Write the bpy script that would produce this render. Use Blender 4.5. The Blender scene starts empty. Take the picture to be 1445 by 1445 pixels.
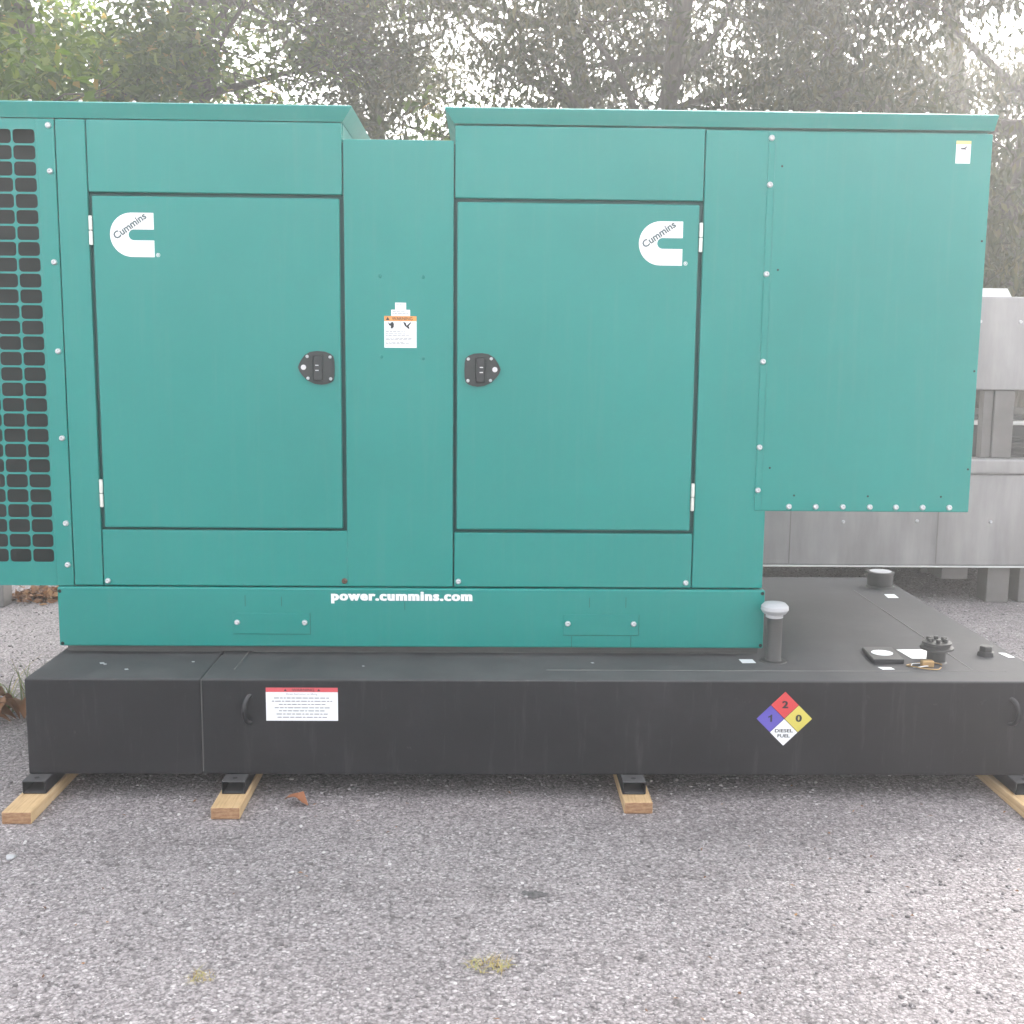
import bpy, bmesh, math, random
import numpy as np
from mathutils import Matrix, Vector

scene = bpy.context.scene
col = scene.collection
rad = math.radians

# ------------------------------------------------------------------ camera
cam_data = bpy.data.cameras.new('camera')
cam_data.sensor_width = 36.0
cam_data.lens = 36.0 * 1651.3 / 1445.0
cam_data.clip_start = 0.05
cam_data.clip_end = 1000.0
camera = bpy.data.objects.new('camera', cam_data)
col.objects.link(camera)
pitch, roll, yaw = 0.14235, 0.00977, 0.02250
fw = Vector((math.sin(yaw) * math.cos(pitch), math.cos(yaw) * math.cos(pitch), -math.sin(pitch)))
rt = Vector((math.cos(yaw), -math.sin(yaw), 0))
up = rt.cross(fw)
r2 = rt * math.cos(roll) + up * math.sin(roll)
u2 = up * math.cos(roll) - rt * math.sin(roll)
camera.matrix_world = Matrix(((r2.x, u2.x, -fw.x, 0), (r2.y, u2.y, -fw.y, 0), (r2.z, u2.z, -fw.z, 1.45), (0, 0, 0, 1)))
scene.camera = camera

# ------------------------------------------------------------------ light
SUN_EL, SUN_AZ = rad(33), rad(24)       # sun behind the trees, to the right
world = bpy.data.worlds.new('World')
scene.world = world
world.use_nodes = True
wn, wl = world.node_tree.nodes, world.node_tree.links
wn.clear()
w_out = wn.new('ShaderNodeOutputWorld')
w_bg = wn.new('ShaderNodeBackground')
w_sky = wn.new('ShaderNodeTexSky')
w_sky.sky_type = 'NISHITA'
w_sky.sun_disc = False
w_sky.sun_elevation = SUN_EL
w_sky.sun_rotation = SUN_AZ
w_sky.dust_density = 4.0
w_sky.air_density = 1.0
w_hsv = wn.new('ShaderNodeHueSaturation')
w_hsv.inputs['Saturation'].default_value = 0.22      # thin bright cloud veils the blue
wl.new(w_sky.outputs[0], w_hsv.inputs['Color'])
wl.new(w_hsv.outputs[0], w_bg.inputs['Color'])
w_bg.inputs['Strength'].default_value = 0.15
wl.new(w_bg.outputs[0], w_out.inputs['Surface'])

sun_data = bpy.data.lights.new('sun', 'SUN')
sun_data.energy = 1.5
sun_data.angle = rad(25)
sun_data.color = (1.0, 0.95, 0.88)
sun = bpy.data.objects.new('sun', sun_data)
col.objects.link(sun)
to_sun = Vector((math.sin(SUN_AZ) * math.cos(SUN_EL), math.cos(SUN_AZ) * math.cos(SUN_EL), math.sin(SUN_EL)))
sun.rotation_euler = to_sun.to_track_quat('Z', 'Y').to_euler()
sun.location = to_sun * 30

scene.view_settings.view_transform = 'Standard'
scene.view_settings.look = 'None'
scene.view_settings.gamma = 1.0
scene.view_settings.exposure = 2.58
scene.render.engine = 'CYCLES'
scene.cycles.use_denoising = True
scene.cycles.use_adaptive_sampling = True
scene.cycles.adaptive_threshold = 0.02
scene.cycles.max_bounces = 6
scene.cycles.diffuse_bounces = 3
scene.cycles.volume_bounces = 1
scene.cycles.transmission_bounces = 4
scene.cycles.sample_clamp_indirect = 6.0

GLARE_HAZE_DENSITY = 0.014

# ------------------------------------------------------------------ materials
def new_mat(name):
    m = bpy.data.materials.new(name)
    m.use_nodes = True
    nt = m.node_tree
    return m, nt.nodes, nt.links, nt.nodes['Principled BSDF']

def tex_coord(n, l, scale=(1, 1, 1), world_space=True):
    if world_space:
        g = n.new('ShaderNodeNewGeometry'); src = g.outputs['Position']
    else:
        g = n.new('ShaderNodeTexCoord'); src = g.outputs['Object']
    mp = n.new('ShaderNodeMapping')
    mp.inputs['Scale'].default_value = scale
    l.new(src, mp.inputs['Vector'])
    return mp.outputs[0]

def noise(n, l, vec, scale, detail=4, rough=0.6):
    t = n.new('ShaderNodeTexNoise')
    t.inputs['Scale'].default_value = scale
    t.inputs['Detail'].default_value = detail
    t.inputs['Roughness'].default_value = rough
    l.new(vec, t.inputs['Vector'])
    return t.outputs['Fac']

def ramp(n, l, fac, stops):
    r = n.new('ShaderNodeValToRGB')
    e = r.color_ramp.elements
    while len(e) > 1:
        e.remove(e[-1])
    for i, (p, c) in enumerate(stops):
        if i == 0:
            e[0].position = p; el = e[0]
        else:
            el = e.new(p)
        el.color = (*c, 1) if len(c) == 3 else c
    l.new(fac, r.inputs[0])
    return r.outputs[0]

def mixc(n, l, fac, a, b, mode='MIX'):
    m = n.new('ShaderNodeMix'); m.data_type = 'RGBA'; m.blend_type = mode
    for sock, v in ((m.inputs[0], fac), (m.inputs[6], a), (m.inputs[7], b)):
        if isinstance(v, (int, float)):
            sock.default_value = v
        elif isinstance(v, tuple):
            sock.default_value = (*v, 1)
        else:
            l.new(v, sock)
    return m.outputs[2]

def bump(n, l, height, bsdf, strength=0.2, dist=0.01):
    b = n.new('ShaderNodeBump')
    b.inputs['Strength'].default_value = strength
    b.inputs['Distance'].default_value = dist
    l.new(height, b.inputs['Height'])
    l.new(b.outputs[0], bsdf.inputs['Normal'])

def plain(name, c, rough=0.5, metal=0.0, var=0.12, scale=9.0):
    m, n, l, b = new_mat(name)
    v = tex_coord(n, l)
    f = noise(n, l, v, scale, 5)
    lo = tuple(x * (1 - var) for x in c); hi = tuple(min(1, x * (1 + var)) for x in c)
    l.new(ramp(n, l, f, [(0.3, lo), (0.7, hi)]), b.inputs['Base Color'])
    b.inputs['Roughness'].default_value = rough
    b.inputs['Metallic'].default_value = metal
    return m

def mat_green():
    m, n, l, b = new_mat('green_paint')
    v = tex_coord(n, l)
    f = noise(n, l, v, 1.6, 4)
    base = ramp(n, l, f, [(0.3, (0.003, 0.206, 0.180)), (0.7, (0.005, 0.229, 0.200))])
    st = noise(n, l, tex_coord(n, l, (14, 14, 0.7)), 3.0, 5, 0.65)       # dried rain streaks
    fs = ramp(n, l, st, [(0.52, (0, 0, 0)), (0.8, (1, 1, 1))])
    mul = n.new('ShaderNodeMath'); mul.operation = 'MULTIPLY'; mul.inputs[1].default_value = 0.16
    l.new(fs, mul.inputs[0])
    c = mixc(n, l, mul.outputs[0], base, (0.10, 0.25, 0.215))
    sp = noise(n, l, v, 160.0, 2)
    f2 = ramp(n, l, sp, [(0.72, (0, 0, 0)), (0.78, (1, 1, 1))])
    mul2 = n.new('ShaderNodeMath'); mul2.operation = 'MULTIPLY'; mul2.inputs[1].default_value = 0.12
    l.new(f2, mul2.inputs[0])
    c = mixc(n, l, mul2.outputs[0], c, (0.09, 0.12, 0.10))
    l.new(c, b.inputs['Base Color'])
    rr = noise(n, l, v, 5.0, 5)
    mr = n.new('ShaderNodeMapRange'); mr.inputs[3].default_value = 0.26; mr.inputs[4].default_value = 0.46
    l.new(rr, mr.inputs[0]); l.new(mr.outputs[0], b.inputs['Roughness'])
    bump(n, l, noise(n, l, v, 1.7, 2), b, 0.30, 0.012)                    # slight sheet-metal waviness
    return m

def mat_black_paint():
    m, n, l, b = new_mat('black_tank_paint')
    v = tex_coord(n, l)
    f = noise(n, l, v, 2.4, 6, 0.65)
    base = ramp(n, l, f, [(0.25, (0.007, 0.0065, 0.008)), (0.55, (0.014, 0.013, 0.0155)), (0.8, (0.030, 0.028, 0.031))])
    st = noise(n, l, tex_coord(n, l, (9, 9, 0.8)), 3.0, 6, 0.7)
    fs = ramp(n, l, st, [(0.56, (0, 0, 0)), (0.8, (1, 1, 1))])
    mul = n.new('ShaderNodeMath'); mul.operation = 'MULTIPLY'; mul.inputs[1].default_value = 0.55
    l.new(fs, mul.inputs[0])
    c = mixc(n, l, mul.outputs[0], base, (0.07, 0.068, 0.066))
    spk = ramp(n, l, noise(n, l, v, 38, 5, 0.7), [(0.66, (0, 0, 0)), (0.74, (1, 1, 1))])       # splashed grit and scuffs
    spm = n.new('ShaderNodeMath'); spm.operation = 'MULTIPLY'
    l.new(spk, spm.inputs[0]); l.new(ramp(n, l, noise(n, l, v, 1.9, 3), [(0.45, (0, 0, 0)), (0.7, (0.5, 0.5, 0.5))]), spm.inputs[1])
    c = mixc(n, l, spm.outputs[0], c, (0.10, 0.095, 0.092))
    g = n.new('ShaderNodeNewGeometry')                                   # settled dust on level surfaces
    sx = n.new('ShaderNodeSeparateXYZ'); l.new(g.outputs['Normal'], sx.inputs[0])
    dn = noise(n, l, v, 3.5, 7, 0.7)
    mul3 = n.new('ShaderNodeMath'); mul3.operation = 'MULTIPLY'; mul3.use_clamp = True
    l.new(sx.outputs['Z'], mul3.inputs[0])
    l.new(ramp(n, l, dn, [(0.25, (0.30, 0.30, 0.30)), (0.75, (0.95, 0.95, 0.95))]), mul3.inputs[1])
    c = mixc(n, l, mul3.outputs[0], c, (0.112, 0.109, 0.109))
    l.new(c, b.inputs['Base Color'])
    mr = n.new('ShaderNodeMapRange'); mr.inputs[3].default_value = 0.5; mr.inputs[4].default_value = 0.95
    l.new(mul3.outputs[0], mr.inputs[0]); l.new(mr.outputs[0], b.inputs['Roughness'])
    b.inputs['Specular IOR Level'].default_value = 0.35
    bump(n, l, noise(n, l, v, 45, 4), b, 0.12, 0.004)
    return m

def mat_ground():
    m, n, l, b = new_mat('gravel_asphalt')
    v = tex_coord(n, l)
    wob = n.new('ShaderNodeTexNoise'); wob.inputs['Scale'].default_value = 60; wob.inputs['Detail'].default_value = 2
    l.new(v, wob.inputs['Vector'])
    va = n.new('ShaderNodeVectorMath'); va.operation = 'MULTIPLY_ADD'
    l.new(wob.outputs['Color'], va.inputs[0]); va.inputs[1].default_value = (0.012, 0.012, 0.0); l.new(v, va.inputs[2])
    def vor(scale):
        t = n.new('ShaderNodeTexVoronoi'); t.inputs['Scale'].default_value = scale
        t.inputs['Randomness'].default_value = 1.0
        l.new(va.outputs[0], t.inputs['Vector'])
        return t
    v1, v2 = vor(108), vor(215)
    def val(t):
        s = n.new('ShaderNodeSeparateColor'); l.new(t.outputs['Color'], s.inputs[0]); return s.outputs[0]
    stops = [(0.0, (0.150, 0.133, 0.131)), (0.25, (0.245, 0.219, 0.217)), (0.6, (0.325, 0.292, 0.290)), (0.88, (0.410, 0.371, 0.368)), (1.0, (0.60, 0.56, 0.55))]
    c1 = ramp(n, l, val(v1), stops)
    c2 = ramp(n, l, val(v2), stops)
    pick = ramp(n, l, noise(n, l, v, 35, 3), [(0.42, (0, 0, 0)), (0.55, (1, 1, 1))])
    c = mixc(n, l, pick, c1, c2)
    big = noise(n, l, v, 1.1, 6, 0.65)
    c = mixc(n, l, 1.0, c, ramp(n, l, big, [(0.28, (0.84, 0.835, 0.84)), (0.72, (1.12, 1.11, 1.11))]), 'MULTIPLY')
    # worn wheel track with loosened, dirtier stone
    tr = noise(n, l, tex_coord(n, l, (0.55, 3.2, 1)), 1.3, 6, 0.7)
    c = mixc(n, l, 1.0, c, ramp(n, l, tr, [(0.50, (1, 1, 1)), (0.68, (0.80, 0.79, 0.79))]), 'MULTIPLY')
    # recessed binder between the stones
    d = n.new('ShaderNodeMath'); d.operation = 'MULTIPLY'; d.inputs[1].default_value = 1.0
    l.new(v1.outputs['Distance'], d.inputs[0])
    jo = ramp(n, l, d.outputs[0], [(0.45, (1, 1, 1)), (0.8, (0.55, 0.55, 0.55))])
    c = mixc(n, l, 1.0, c, jo, 'MULTIPLY')
    l.new(c, b.inputs['Base Color'])
    b.inputs['Roughness'].default_value = 0.85
    h = n.new('ShaderNodeMath'); h.operation = 'MULTIPLY'; h.inputs[1].default_value = -1.0
    l.new(v1.outputs['Distance'], h.inputs[0])
    h2 = n.new('ShaderNodeMath'); h2.operation = 'MULTIPLY_ADD'; h2.inputs[1].default_value = -0.5
    l.new(v2.outputs['Distance'], h2.inputs[0]); l.new(h.outputs[0], h2.inputs[2])
    bump(n, l, h2.outputs[0], b, 0.6, 0.006)
    return m

def mat_island(name, stops, rough=0.7, trans=0.0, tcol=None):
    m, n, l, b = new_mat(name)
    g = n.new('ShaderNodeNewGeometry')
    c = ramp(n, l, g.outputs['Random Per Island'], stops)
    l.new(c, b.inputs['Base Color'])
    b.inputs['Roughness'].default_value = rough
    if trans > 0:
        t = n.new('ShaderNodeBsdfTranslucent')
        l.new(mixc(n, l, 1.0, c, tcol, 'MULTIPLY'), t.inputs['Color'])
        mx = n.new('ShaderNodeMixShader'); mx.inputs[0].default_value = trans
        l.new(b.outputs[0], mx.inputs[1]); l.new(t.outputs[0], mx.inputs[2])
        l.new(mx.outputs[0], n['Material Output'].inputs['Surface'])
    return m

def mat_bark():
    m, n, l, b = new_mat('bark')
    v = tex_coord(n, l, (14, 14, 2.2))
    f = noise(n, l, v, 2.0, 6, 0.7)
    l.new(ramp(n, l, f, [(0.3, (0.035, 0.028, 0.022)), (0.7, (0.13, 0.11, 0.09))]), b.inputs['Base Color'])
    b.inputs['Roughness'].default_value = 0.9
    bump(n, l, f, b, 0.6, 0.03)
    return m

def mat_wood():
    m, n, l, b = new_mat('lumber')
    v = tex_coord(n, l, (26, 1.3, 26), False)
    f = noise(n, l, v, 3.0, 5, 0.6)
    c = ramp(n, l, f, [(0.25, (0.42, 0.25, 0.12)), (0.5, (0.64, 0.44, 0.23)), (0.75, (0.74, 0.56, 0.34))])
    g = n.new('ShaderNodeNewGeometry'); sx = n.new('ShaderNodeSeparateXYZ'); l.new(g.outputs['Normal'], sx.inputs[0])
    ab = n.new('ShaderNodeMath'); ab.operation = 'ABSOLUTE'; l.new(sx.outputs['Y'], ab.inputs[0])
    eg = noise(n, l, tex_coord(n, l, (18, 18, 60), False), 2.0, 4)
    c = mixc(n, l, ramp(n, l, ab.outputs[0], [(0.6, (0, 0, 0)), (0.9, (1, 1, 1))]), c, ramp(n, l, eg, [(0.35, (0.25, 0.125, 0.06)), (0.65, (0.46, 0.28, 0.155))]))
    d = noise(n, l, tex_coord(n, l, (3, 3, 3), False), 2.0, 4)
    c = mixc(n, l, 1.0, c, ramp(n, l, d, [(0.3, (0.78, 0.76, 0.72)), (0.7, (1.05, 1.05, 1.05))]), 'MULTIPLY')
    l.new(c, b.inputs['Base Color'])
    b.inputs['Roughness'].default_value = 0.75
    bump(n, l, f, b, 0.25, 0.004)
    return m

def mat_galv():
    m, n, l, b = new_mat('weathered_grey_steel')
    f = noise(n, l, tex_coord(n, l, (2.6, 2.6, 0.45)), 3.0, 7, 0.62)
    c = ramp(n, l, f, [(0.25, (0.235, 0.232, 0.230)), (0.5, (0.31, 0.306, 0.303)), (0.8, (0.41, 0.405, 0.40))])
    d = noise(n, l, tex_coord(n, l), 1.4, 4)
    c = mixc(n, l, 1.0, c, ramp(n, l, d, [(0.3, (0.82, 0.80, 0.78)), (0.7, (1.05, 1.04, 1.05))]), 'MULTIPLY')
    l.new(c, b.inputs['Base Color'])
    b.inputs['Roughness'].default_value = 0.5
    b.inputs['Metallic'].default_value = 0.35
    return m

def mat_grass():
    m, n, l, b = new_mat('grass_verge')
    f = noise(n, l, tex_coord(n, l), 3.0, 6, 0.7)
    l.new(ramp(n, l, f, [(0.3, (0.07, 0.12, 0.035)), (0.7, (0.16, 0.22, 0.07))]), b.inputs['Base Color'])
    b.inputs['Roughness'].default_value = 0.9
    return m

M = dict(
    green=mat_green(), black=mat_black_paint(), ground=mat_ground(), bark=mat_bark(), wood=mat_wood(), galv=mat_galv(), grass=mat_grass(),
    core=plain('shaded_gap_green', (0.020, 0.085, 0.080), 0.7),  # darker than the panel paint so the gaps look shaded
    radiator=plain('radiator_core', (0.016, 0.016, 0.015), 0.75),
    zinc=plain('zinc_bolt', (0.62, 0.62, 0.63), 0.36, 0.7, 0.06),
    rust=plain('rusty_bolt', (0.13, 0.075, 0.055), 0.8, 0.2),
    hinge=plain('bare_metal_hinge', (0.70, 0.71, 0.66), 0.38, 0.5, 0.08, 30),
    white=plain('white_vinyl', (0.82, 0.83, 0.84), 0.45, 0, 0.03),
    paper=plain('white_paper', (0.84, 0.84, 0.83), 0.8, 0, 0.03),
    ink=plain('dark_ink', (0.022, 0.022, 0.025), 0.6),
    greyink=plain('grey_ink', (0.07, 0.11, 0.115), 0.6),
    faint=plain('faint_print', (0.22, 0.225, 0.24), 0.6),
    orange=plain('orange_band', (0.78, 0.33, 0.09), 0.5, 0, 0.05),
    yellowband=plain('yellow_band', (0.80, 0.62, 0.22), 0.5, 0, 0.05),
    redband=plain('red_band', (0.62, 0.085, 0.10), 0.5, 0, 0.05),
    red=plain('red_vinyl', (0.62, 0.055, 0.06), 0.45, 0, 0.04),
    blue=plain('blue_vinyl', (0.11, 0.085, 0.42), 0.45, 0, 0.04),
    yellow=plain('yellow_vinyl', (0.62, 0.53, 0.10), 0.45, 0, 0.04),
    plastic=plain('black_plastic', (0.022, 0.022, 0.024), 0.42),
    plastic2=plain('black_plastic_worn', (0.035, 0.036, 0.036), 0.6),
    hole=plain('dark_hole', (0.004, 0.004, 0.004), 0.9),
    castiron=plain('cast_iron', (0.06, 0.058, 0.056), 0.55, 0.2),
    ventcap=plain('cast_aluminium', (0.46, 0.46, 0.47), 0.6, 0.2, 0.08),
    brass=plain('brass', (0.42, 0.27, 0.12), 0.45, 0.5),
    weld=plain('weld_bead', (0.12, 0.115, 0.11), 0.6),
    steel=plain('painted_steel_post', (0.16, 0.148, 0.142), 0.6, 0.1, 0.15, 6),
    concrete=plain('concrete', (0.46, 0.43, 0.40), 0.9, 0, 0.1, 3),
    asphalt=plain('asphalt', (0.10, 0.10, 0.10), 0.9, 0, 0.15, 5),
    cabinet=plain('dark_cabinet_paint', (0.022, 0.024, 0.025), 0.5),
    pale=plain('pale_painted_metal', (0.62, 0.62, 0.60), 0.5, 0, 0.06),
    stain=plain('oil_soaked_stone', (0.105, 0.096, 0.095), 0.85, 0, 0.6, 110),
    stone=mat_island('loose_stone', [(0, (0.13, 0.118, 0.117)), (0.5, (0.29, 0.265, 0.264)), (0.9, (0.42, 0.39, 0.386)), (1, (0.60, 0.57, 0.56))], 0.85),
    deadleaf=mat_island('dead_leaf', [(0, (0.12, 0.055, 0.025)), (0.5, (0.25, 0.115, 0.045)), (1, (0.36, 0.20, 0.09))], 0.8, 0.15, (1, 0.8, 0.5)),
    orangeleaf=mat_island('orange_dead_leaf', [(0, (0.28, 0.11, 0.05)), (1, (0.34, 0.14, 0.065))], 0.8),
    straw=mat_island('dry_grass', [(0, (0.30, 0.20, 0.085)), (0.5, (0.44, 0.36, 0.14)), (1, (0.34, 0.34, 0.13))], 0.8),
    weed=mat_island('weed_green', [(0, (0.12, 0.17, 0.05)), (0.6, (0.24, 0.27, 0.10)), (1, (0.38, 0.30, 0.14))], 0.8),
    leafA=mat_island('broad_leaf', [(0, (0.034, 0.064, 0.008)), (0.55, (0.066, 0.112, 0.014)), (0.94, (0.13, 0.165, 0.026)), (1, (0.26, 0.15, 0.045))], 0.5, 0.45, (1.7, 1.8, 0.45)),
    leafB=mat_island('narrow_leaf', [(0, (0.026, 0.034, 0.010)), (0.6, (0.044, 0.054, 0.015)), (1, (0.095, 0.085, 0.03))], 0.6, 0.28, (1.45, 1.4, 0.5)),
)

# ------------------------------------------------------------------ mesh helpers
WLOC = {}
def link(name, mesh, mat, parent=None, loc=(0, 0, 0)):
    o = bpy.data.objects.new(name, mesh)
    col.objects.link(o)
    if mat is not None and mesh is not None and not mesh.materials:
        mesh.materials.append(mat)
    loc = Vector(loc)
    WLOC[o.name] = loc
    if parent is not None:
        o.parent = parent
        o.location = loc - WLOC[parent.name]
    else:
        o.location = loc
    return o

def thing(name, label, cat, loc=(0, 0, 0), group=None):
    o = bpy.data.objects.new(name, None)
    o.empty_display_size = 0.1
    col.objects.link(o)
    o.location = loc
    WLOC[o.name] = Vector(loc)
    return tag(o, label, cat, group)

def tag(o, label, cat, group=None):
    o['label'] = label; o['category'] = cat
    if group: o['group'] = group
    return o

def bm_mesh(bm, name='m', smooth=False):
    me = bpy.data.meshes.new(name)
    bm.normal_update()
    bm.to_mesh(me); bm.free()
    if smooth:
        me.polygons.foreach_set('use_smooth', [True] * len(me.polygons))
    return me

def add_box(bm, x0, x1, y0, y1, z0, z1, bev=0.0, seg=2):
    vs = [bm.verts.new(p) for p in ((x0, y0, z0), (x1, y0, z0), (x1, y1, z0), (x0, y1, z0), (x0, y0, z1), (x1, y0, z1), (x1, y1, z1), (x0, y1, z1))]
    fs = [bm.faces.new([vs[i] for i in f]) for f in ((0, 3, 2, 1), (4, 5, 6, 7), (0, 1, 5, 4), (1, 2, 6, 5), (2, 3, 7, 6), (3, 0, 4, 7))]
    if bev > 0:
        es = list({e for f in fs for e in f.edges})
        bmesh.ops.bevel(bm, geom=es, offset=bev, segments=seg, profile=0.5, affect='EDGES')

def box(name, x0, x1, y0, y1, z0, z1, mat, parent=None, bev=0.0, seg=2):
    """one bevelled box, its origin at the centre of its base"""
    cx, cy = (x0 + x1) / 2, (y0 + y1) / 2
    bm = bmesh.new()
    add_box(bm, x0 - cx, x1 - cx, y0 - cy, y1 - cy, 0, z1 - z0, bev, seg)
    return link(name, bm_mesh(bm, name), mat, parent, (cx, cy, z0))

def lathe_bm(bm, prof, n=24, axis='Z', off=(0, 0, 0)):
    rings = []
    for r, h in prof:
        ring = []
        for i in range(n):
            a = 2 * math.pi * i / n
            p = (r * math.cos(a), r * math.sin(a), h)
            if axis == 'Y':
                p = (p[0], -p[2], p[1])
            ring.append(bm.verts.new((p[0] + off[0], p[1] + off[1], p[2] + off[2])))
        rings.append(ring)
    for a, b in zip(rings, rings[1:]):
        for i in range(n):
            bm.faces.new((a[i], a[(i + 1) % n], b[(i + 1) % n], b[i]))
    bm.faces.new(rings[0][::-1]); bm.faces.new(rings[-1])

def lathe(name, prof, mat, parent, loc, n=24, axis='Z', smooth=True):
    bm = bmesh.new(); lathe_bm(bm, prof, n, axis)
    me = bm_mesh(bm, name)
    if smooth:
        for p in me.polygons:
            p.use_smooth = len(p.vertices) == 4
        me.set_sharp_from_angle(angle=rad(35))
    return link(name, me, mat, parent, loc)

def poly_bm(bm, pts, y0, y1):
    """closed outline in XZ extruded from y0 (front) to y1"""
    a = [bm.verts.new((x, y0, z)) for x, z in pts]
    b = [bm.verts.new((x, y1, z)) for x, z in pts]
    n = len(pts)
    area = sum(pts[i][0] * pts[(i + 1) % n][1] - pts[(i + 1) % n][0] * pts[i][1] for i in range(n))
    if area < 0:
        a.reverse(); b.reverse()
    bm.faces.new(a); bm.faces.new(b[::-1])
    for i in range(n):
        bm.faces.new((a[i], b[i], b[(i + 1) % n], a[(i + 1) % n]))

def poly(name, pts, y0, y1, mat, parent):
    cx = sum(p[0] for p in pts) / len(pts); z0 = min(p[1] for p in pts)
    bm = bmesh.new()
    poly_bm(bm, [(x - cx, z - z0) for x, z in pts], 0, y1 - y0)
    return link(name, bm_mesh(bm, name), mat, parent, (cx, y0, z0))

def text_mesh(body, width=None, height=None, bold=0.0, ang=0.0, gap=1.0, double=0.0):
    cu = bpy.data.curves.new('lettering', 'FONT')
    cu.body = body; cu.align_x = 'CENTER'; cu.align_y = 'CENTER'; cu.size = 1.0; cu.offset = bold
    cu.resolution_u = 3; cu.space_character = gap
    tmp = bpy.data.objects.new('tmp_text', cu)
    col.objects.link(tmp)
    me = bpy.data.meshes.new_from_object(tmp.evaluated_get(bpy.context.evaluated_depsgraph_get()))
    bpy.data.objects.remove(tmp)
    co = np.array([v.co[:] for v in me.vertices])
    lo, hi = co.min(0), co.max(0)
    c = (lo + hi) / 2; s = hi - lo
    sx = width / s[0] if width else height / s[1]
    sy = height / s[1] if height else sx
    x, y = (co[:, 0] - c[0]) * sx, (co[:, 1] - c[1]) * sy
    ca, sa = math.cos(ang), math.sin(ang)
    out = np.stack([x * ca - y * sa, np.zeros(len(x)), x * sa + y * ca], 1)
    me.vertices.foreach_set('co', out.ravel())
    me.materials.clear(); me.update()
    if double:                       # heavier strokes: the same glyphs once more, a hair to the side
        bm = bmesh.new(); bm.from_mesh(me); n0 = len(bm.verts)
        g_ = bmesh.ops.duplicate(bm, geom=bm.verts[:] + bm.edges[:] + bm.faces[:])
        bmesh.ops.translate(bm, verts=[v for v in g_['geom'] if isinstance(v, bmesh.types.BMVert)], vec=(double, -.0004, 0))
        bm.to_mesh(me); bm.free()
    return me

def text(name, body, x, y, z, mat, parent, **k):
    return link(name, text_mesh(body, **k), mat, parent, (x, y, z))

random.seed(7)
rng = np.random.default_rng(7)

# ------------------------------------------------------------------ setting
def sheet(name, x0, x1, y0, y1, z, mat, n=1):
    bm = bmesh.new()
    vs = [bm.verts.new(p) for p in ((x0, y0, z), (x1, y0, z), (x1, y1, z), (x0, y1, z))]
    bm.faces.new(vs)
    o = link(name, bm_mesh(bm, name), mat)
    o['kind'] = 'structure'
    return o
sheet('ground', -70, 70, -70, 70, 0, M['ground'])
sheet('concrete_path', -69, 69, 24.6, 28, 0.004, M['concrete'])
sheet('road', -69, 69, 28, 31, 0.004, M['asphalt'])
# raised verge with a kerb
bm = bmesh.new(); add_box(bm, -69, 69, 31, 34.4, -0.1, 0.13, 0.02); o = link('kerb', bm_mesh(bm), M['concrete']); o['kind'] = 'structure'
bm = bmesh.new()
xs = np.linspace(-69, 69, 70); ys = np.linspace(34.4, 69, 16)
g = [[bm.verts.new((x, y, 0.135 + 0.035 * (y - 34.4) * (1 - math.exp(-(y - 34.4) / 6)) + 0.12 * math.sin(x * .4 + y * .3))) for x in xs] for y in ys]
for j in range(len(ys) - 1):
    for i in range(len(xs) - 1):
        bm.faces.new((g[j][i], g[j][i + 1], g[j + 1][i + 1], g[j + 1][i]))
o = link('grass_verge', bm_mesh(bm, smooth=True), M['grass']); o['kind'] = 'structure'

# loose chippings lying on the surface
def gravel(n):
    ico = bmesh.new(); bmesh.ops.create_icosphere(ico, subdivisions=1, radius=1.0)
    bv = np.array([v.co[:] for v in ico.verts]); bf = np.array([[v.index for v in f.verts] for f in ico.faces]); ico.free()
    X = rng.uniform(-3.2, 3.4, n); Yp = rng.uniform(1.9, 8.5, n) ** 1.0
    keep = np.ones(n, bool)
    X, Yp = X[keep], Yp[keep]; n = len(X)
    s = rng.uniform(0.0022, 0.0058, n) * (1 + 0.5 * (rng.random(n) > 0.96))
    sc = np.stack([s * rng.uniform(.8, 1.5, n), s * rng.uniform(.8, 1.5, n), s * rng.uniform(.45, .8, n)], 1)
    a = rng.uniform(0, 6.28, n)
    jit = rng.uniform(.72, 1.2, (n, len(bv), 1))
    V = bv[None] * jit * sc[:, None]
    c, s_ = np.cos(a)[:, None], np.sin(a)[:, None]
    V = np.stack([V[:, :, 0] * c - V[:, :, 1] * s_, V[:, :, 0] * s_ + V[:, :, 1] * c, V[:, :, 2]], 2)
    V += np.stack([X, Yp, sc[:, 2] * .55], 1)[:, None]
    F = bf[None] + (np.arange(n) * len(bv))[:, None, None]
    return fast_mesh('loose_gravel', V.reshape(-1, 3), F.reshape(-1, 3))

def fast_mesh(name, V, F):
    me = bpy.data.meshes.new(name)
    k = F.shape[1]
    me.vertices.add(len(V)); me.vertices.foreach_set('co', V.astype(np.float32).ravel())
    me.loops.add(F.size); me.loops.foreach_set('vertex_index', F.astype(np.int32).ravel())
    me.polygons.add(len(F)); me.polygons.foreach_set('loop_start', np.arange(0, F.size, k, dtype=np.int32))
    me.update(calc_edges=True)
    return me

o = link('loose_gravel', gravel(26000), M['stone']); o['kind'] = 'stuff'
tag(o, 'pale grey stone chippings strewn over the paved yard', 'gravel')

# ------------------------------------------------------------------ generator
YE = 3.90            # front plane of the enclosure
YB = 5.00            # back
gen = thing('generator', 'large teal green generator enclosure with two doors standing on a black tank', 'generator', (-0.24, 4.45, 0.396))
PT = 0.022           # panel thickness

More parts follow.
